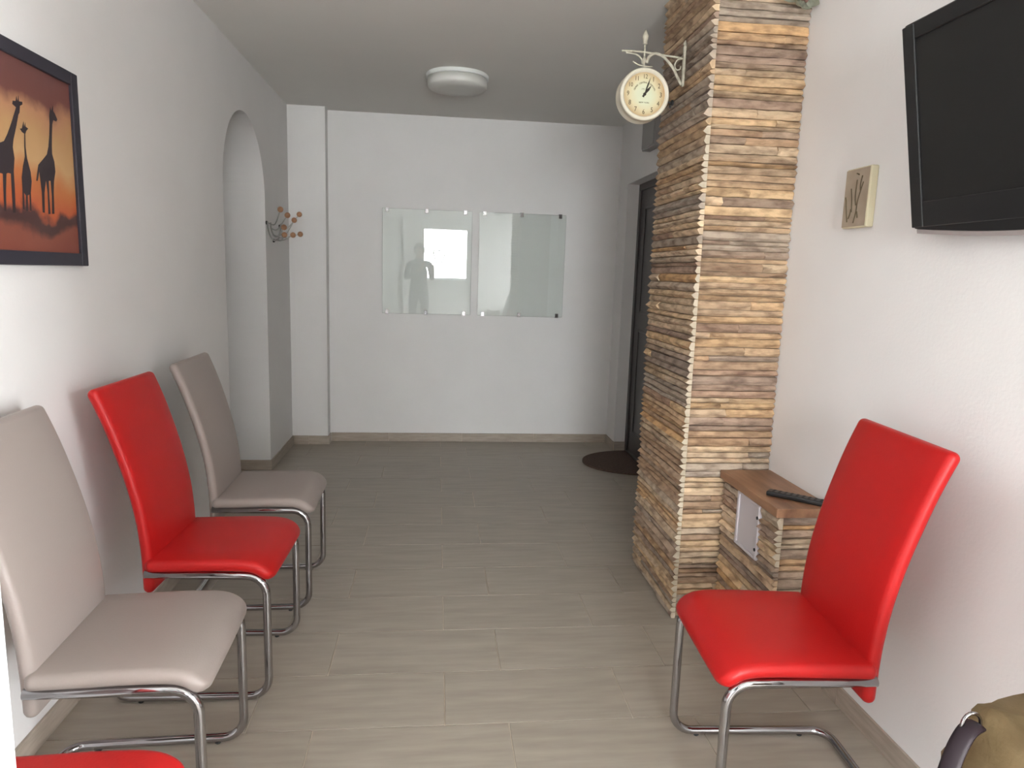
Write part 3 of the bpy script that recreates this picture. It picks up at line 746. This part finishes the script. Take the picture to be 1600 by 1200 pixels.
# ------------------------------------------------------------------ giraffe picture on the left wall
pc = thing('framed_picture', 'dark-framed picture of three giraffe silhouettes in an orange savanna on the left wall', 'picture', (XL, 1.97, 1.372))
link('canvas', B(0.001, 0.014, -0.36, 0.36, 0.03, 0.54), M_canvas, pc)
bm = bmesh.new(); fw = 0.038
box(bm, 0, 0.022, -0.40, -0.40+fw, 0, 0.575, 0.002); box(bm, 0, 0.022, 0.40-fw, 0.40, 0, 0.575, 0.002)
box(bm, 0, 0.022, -0.40+fw, 0.40-fw, 0, fw, 0.002); box(bm, 0, 0.022, -0.40+fw, 0.40-fw, 0.575-fw, 0.575, 0.002)
link('frame', bm, M_frame, pc)
GIR = [[[2.214, 1.809], [2.217, 1.821], [2.222, 1.811], [2.234, 1.829], [2.232, 1.813], [2.24, 1.808], [2.252, 1.793], [2.245, 1.786], [2.229, 1.787], [2.223, 1.775], [2.217, 1.743], [2.212, 1.71], [2.211, 1.689], [2.22, 1.669], [2.222, 1.642], [2.211, 1.614], [2.205, 1.581], [2.201, 1.52], [2.188, 1.519], [2.193, 1.569], [2.192, 1.612], [2.183, 1.611], [2.18, 1.567], [2.18, 1.518], [2.168, 1.517], [2.172, 1.577], [2.168, 1.61], [2.156, 1.575], [2.15, 1.519], [2.139, 1.519], [2.142, 1.574], [2.138, 1.615], [2.137, 1.63], [2.126, 1.604], [2.118, 1.603], [2.127, 1.629], [2.134, 1.648], [2.16, 1.667], [2.182, 1.684], [2.193, 1.707], [2.202, 1.74], [2.208, 1.772], [2.209, 1.794]], [[2.071, 1.74], [2.078, 1.754], [2.079, 1.739], [2.086, 1.753], [2.086, 1.741], [2.098, 1.738], [2.088, 1.73], [2.082, 1.721], [2.079, 1.687], [2.082, 1.658], [2.094, 1.624], [2.096, 1.599], [2.088, 1.568], [2.085, 1.519], [2.077, 1.519], [2.08, 1.562], [2.072, 1.559], [2.068, 1.518], [2.059, 1.517], [2.063, 1.558], [2.055, 1.564], [2.052, 1.519], [2.044, 1.521], [2.049, 1.574], [2.05, 1.604], [2.06, 1.635], [2.072, 1.661], [2.073, 1.691], [2.077, 1.721], [2.067, 1.723], [2.058, 1.73], [2.068, 1.733]], [[2.035, 1.796], [2.048, 1.798], [2.054, 1.813], [2.057, 1.8], [2.063, 1.817], [2.064, 1.801], [2.079, 1.803], [2.079, 1.796], [2.067, 1.79], [2.063, 1.772], [2.057, 1.766], [2.044, 1.735], [2.026, 1.697], [2.02, 1.677], [2.024, 1.649], [2.016, 1.614], [2.015, 1.57], [2.01, 1.508], [1.998, 1.507], [2.0, 1.558], [2.002, 1.607], [1.989, 1.607], [1.983, 1.604], [1.975, 1.556], [1.97, 1.509], [1.961, 1.509], [1.964, 1.559], [1.967, 1.602], [1.941, 1.603], [1.924, 1.503], [1.915, 1.502], [1.925, 1.601], [1.921, 1.623], [1.933, 1.653], [1.959, 1.676], [1.983, 1.685], [2.001, 1.707], [2.023, 1.74], [2.039, 1.767], [2.048, 1.782], [2.032, 1.787]]]
for poly in GIR:
    bm = bmesh.new(); vs = [bm.verts.new((0.0146, y-1.97, z-1.372)) for y, z in poly]
    es = [bm.edges.new((vs[i], vs[(i+1) % len(vs)])) for i in range(len(vs))]
    bmesh.ops.triangle_fill(bm, use_beauty=True, use_dissolve=False, edges=es)
    for f in bm.faces:
        f.normal_update()
        if f.normal.x < 0: f.normal_flip()
    link('giraffe_silhouette', bm, M_gir, pc, keepn=True)

# ------------------------------------------------------------------ coat rack on the left wall
hk = thing('coat_rack', 'small curved metal coat rack with wooden ball pegs on the left wall beside the arch', 'coat rack', (XL, 5.00, 1.66))
def arcp(r, a0, a1, x, n=14, cy_=0, cz=0, sy=1.0): return [(x, cy_+sy*r*math.cos(math.radians(a0+(a1-a0)*i/n)), cz+r*math.sin(math.radians(a0+(a1-a0)*i/n))) for i in range(n+1)]
for (r, x) in ((0.105, 0.012), (0.078, 0.020)):
    link('curved_bar', tube(bmesh.new(), arcp(r, 175, 372, x, 22, 0, 0.01, 1.9), 0.005, 8), M_steel, hk, smooth=True)
for (y, z) in ((-0.19, 0.012), (0.19, 0.012), (0, -0.095)):
    link('mount', lathe(bmesh.new(), [(0.012, 0), (0.012, 0.008), (0.007, 0.014)], (0, y, z), 'X', 12), M_black, hk)
pegs = [(-0.17, 0.01, -0.22, 0.098, 0.10), (-0.07, -0.06, -0.12, -0.01, 0.10), (-0.11, -0.02, -0.15, 0.068, 0.13), (0.03, -0.085, 0.02, -0.052, 0.13), (0.13, -0.04, 0.12, 0.055, 0.12), (0.16, 0.0, 0.15, 0.098, 0.15), (0.10, -0.06, 0.12, -0.040, 0.16), (-0.02, -0.09, -0.04, -0.055, 0.085)]
for (y0, z0, y1, z1, x1_) in pegs:
    p = link('peg', tube(bmesh.new(), smoothpath([(0.014, y0, z0), (0.06, (y0+y1)/2, z0-0.005), (x1_, y1, z1)], 4), 0.0035, 8), M_steel, hk, smooth=True)
    bm = bmesh.new(); bmesh.ops.create_uvsphere(bm, u_segments=14, v_segments=10, radius=0.019); bm.transform(Matrix.Translation((x1_, y1, z1)))
    link('wooden_ball', bm, M_ball, p, smooth=True)

# ------------------------------------------------------------------ ornament on top of the pillar front
orn = thing('flower_ornament', 'pale green and pink petalled ornament at the top right corner of the pillar', 'ornament', (1.31, 2.585, 2.415))
def petal(parent, m, ang, tiltz, L_, Wd, z=0.0, cup=0.02):
    bm = bmesh.new(); n = 10; g = []
    for i in range(n+1):
        t = i/n; wv = Wd*math.sin(PI*min(t*0.93+0.05, 1))**0.8
        g.append([bm.verts.new((t*L_, (k/4)*wv, -cup*math.sin(PI*t)+cup*0.8*(k/4)**2*math.sin(PI*t)+0.3*cup*t)) for k in range(-4, 5)])
    for i in range(n):
        for k in range(8): bm.faces.new((g[i][k], g[i+1][k], g[i+1][k+1], g[i][k+1]))
    r = bmesh.ops.solidify(bm, geom=bm.faces[:], thickness=0.002)
    bm.transform(Matrix.Rotation(PI/2, 4, 'X') @ Matrix.Rotation(ang, 4, 'Z') @ Matrix.Rotation(-tiltz, 4, 'Y') @ Matrix.Translation((0.004, 0, z)))
    return link('petal', bm, m, parent, smooth=True)
for i in range(7): petal(orn, M_petal, 2*PI*i/7+0.25, 0.5, 0.058, 0.022)
for i in range(5): petal(orn, M_pink, 2*PI*i/5, 1.0, 0.026, 0.011, 0.004)
for a, l in ((PI+0.1, 0.10), (PI-0.25, 0.08)): petal(orn, M_petal, a, 0.12, l, 0.016)
link('centre', lathe(bmesh.new(), [(0.0, -0.03), (0.010, -0.026), (0.012, -0.01), (0.010, 0.03), (0, 0.03)], axis='Y', n=14), M_pink, orn, smooth=True)

# small pale fitting at the left top edge
wf = thing('wall_fitting', 'small round white fitting high on the left wall at the left picture edge', 'fitting', (XL, 1.895, 2.045))
link('cover', lathe(bmesh.new(), [(0.036, 0), (0.036, 0.012), (0.030, 0.020), (0.0, 0.024)], axis='X', n=28), M_pvc, wf, smooth=True)
link('base', lathe(bmesh.new(), [(0.040, 0), (0.040, 0.005), (0.036, 0.006)], axis='X', n=28), M_pvc, wf)

# ------------------------------------------------------------------ the photographer, seen only as a dark reflection in the left glass board
M_knit = mat('charcoal_knit', (0.05, 0.05, 0.055), 0.9, bump=0.3, bscale=200)
M_denim = mat('dark_denim', (0.03, 0.04, 0.07), 0.85)
M_skin = mat('skin', (0.55, 0.33, 0.24), 0.5)
M_hair = mat('dark_hair', (0.03, 0.02, 0.015), 0.6)
M_shoe = mat('dark_shoe', (0.02, 0.02, 0.02), 0.5)
def skinned(verts, edges, radii, root=0, sub=1):
    me = bpy.data.meshes.new('s'); me.from_pydata(verts, edges, []); o = bpy.data.objects.new('s', me); C.objects.link(o)
    m = o.modifiers.new('skin', 'SKIN'); m.use_smooth_shade = True
    for i, rd in enumerate(radii):
        rd = rd if isinstance(rd, tuple) else (rd, rd); me.skin_vertices[0].data[i].radius = rd; me.skin_vertices[0].data[i].use_root = (i == root)
    s_ = o.modifiers.new('sub', 'SUBSURF'); s_.levels = sub; s_.render_levels = sub
    dg = bpy.context.evaluated_depsgraph_get(); dg.update()
    out = bpy.data.meshes.new_from_object(o.evaluated_get(dg)); bpy.data.objects.remove(o); bpy.data.meshes.remove(me)
    return out
ph = thing('person', 'person in dark clothes holding up a small camera, reflected in the left glass board', 'person', (-0.13, -0.36, 0))
V = [(0, 0, .92), (0, -.01, 1.08), (0, 0, 1.24), (0, 0, 1.36), (0, .005, 1.43), (0, .02, 1.49), (0, .025, 1.57), (0, .02, 1.64)]
E_ = [(i, i+1) for i in range(7)]; Rd = [(.155, .11), (.135, .10), (.155, .105), (.13, .09), (.055, .055), (.052, .055), (.075, .092), (.055, .07)]
def chain(start, pts, rs):
    p = start
    for q, rr in zip(pts, rs):
        V.append(q); Rd.append(rr); E_.append((p, len(V)-1)); p = len(V)-1
for sx_ in (-1, 1):
    hx = 0.13+sx_*0.062
    chain(3, [(sx_*.165, 0, 1.37), (sx_*.215, .05, 1.12), (0.13+sx_*.085, .26, 1.30)], [.055, .042, .030])
    chain(0, [(sx_*.095, 0, .86), (sx_*.10, .02, .48), (sx_*.105, -.01, .09), (sx_*.11, .13, .035)], [.088, .058, .040, .036])
bme = skinned(V, E_, Rd, 0, 2)
bm = bmesh.new(); bm.from_mesh(bme)
def add_mesh(bm, me): bm.from_mesh(me)
# hands: palm and five bent fingers each, closed round the camera
for sx_ in (-1, 1):
    w0 = Vector((0.13+sx_*.085, .26, 1.30)); pc_ = Vector((0.13+sx_*.075, .285, 1.36))
    hv = [tuple(w0), tuple((w0+pc_)/2), tuple(pc_)]; he = [(0, 1), (1, 2)]; hr = [(.026, .02), (.034, .018), (.036, .016)]
    add_mesh(bm, skinned(hv, he, hr, 1, 2))
    for k, ln in enumerate((0.95, 1.08, 1.0, 0.82)):
        b0 = pc_+Vector((0, -.012+k*.004, .026-k*.016))
        add_mesh(bm, skinned([tuple(b0), tuple(b0+Vector((-sx_*.004, .034*ln, .004))), tuple(b0+Vector((-sx_*.024, .046*ln, .004))), tuple(b0+Vector((-sx_*.042, .040*ln, .002)))],
                             [(0, 1), (1, 2), (2, 3)], [.010, .009, .008, .007], 0, 1))
    b0 = pc_+Vector((-sx_*.004, -.02, -.02))
    add_mesh(bm, skinned([tuple(b0), tuple(b0+Vector((-sx_*.022, -.012, .012))), tuple(b0+Vector((-sx_*.040, -.006, .026)))], [(0, 1), (1, 2)], [.012, .010, .009], 0, 1))
# face: nose, brow, lips, ears
for c3, r3 in (((0, .115, 1.555), (.013, .020, .022)), ((0, .100, 1.515), (.024, .010, .007)), ((-.078, .02, 1.56), (.010, .018, .030)), ((.078, .02, 1.56), (.010, .018, .030)), ((0, .098, 1.595), (.05, .012, .010))):
    q = bmesh.new(); bmesh.ops.create_uvsphere(q, u_segments=12, v_segments=8, radius=1)
    q.transform(Matrix.Translation(c3) @ Matrix.Diagonal((*r3, 1))); t_ = bpy.data.meshes.new('t'); q.to_mesh(t_); q.free(); bm.from_mesh(t_); bpy.data.meshes.remove(t_)
me = bpy.data.meshes.new('body'); bm.to_mesh(me); bm.free(); bpy.data.meshes.remove(bme)
for k in (M_knit, M_denim, M_skin, M_shoe): me.materials.append(k)
for p in me.polygons:
    p.use_smooth = True; c = p.center
    p.material_index = 2 if (c.z > 1.455 or (c.y > 0.225 and 1.2 < c.z < 1.5)) else 0 if c.z > .95 else 1 if c.z > .085 else 3
bo = bpy.data.objects.new('body', me); C.objects.link(bo); bo.parent = ph
bm = bmesh.new(); bmesh.ops.create_uvsphere(bm, u_segments=24, v_segments=16, radius=1)
for v in bm.verts:
    v.co = Vector((v.co.x*.088, v.co.y*.100+.005, v.co.z*.105+1.60))
    if v.co.y > .065 and v.co.z < 1.63: v.co.y = .05; v.co.x *= .9
link('hair', bm, M_hair, ph, smooth=True)
for sx_ in (-1, 1):
    bm = bmesh.new(); bmesh.ops.create_uvsphere(bm, u_segments=12, v_segments=8, radius=.012); bm.transform(Matrix.Translation((sx_*.032, .098, 1.573)))
    link('eye', bm, M_pvc, ph, smooth=True)
cm = thing('compact_camera', 'small black camera held up in both hands, only its reflection in view', 'camera', (0.0, -0.066, CAMH-0.03))
link('body', B(-.048, .048, 0, .024, 0, .058, .005, 2), M_black, cm)
link('lens', lathe(bmesh.new(), [(.022, .024), (.021, .034), (.016, .040), (.014, .036), (0, .035)], (0, 0, .026), 'Y', 24), M_rubber, cm)
link('flash_window', B(.018, .036, .023, .0255, .042, .052), M_pvc, cm)
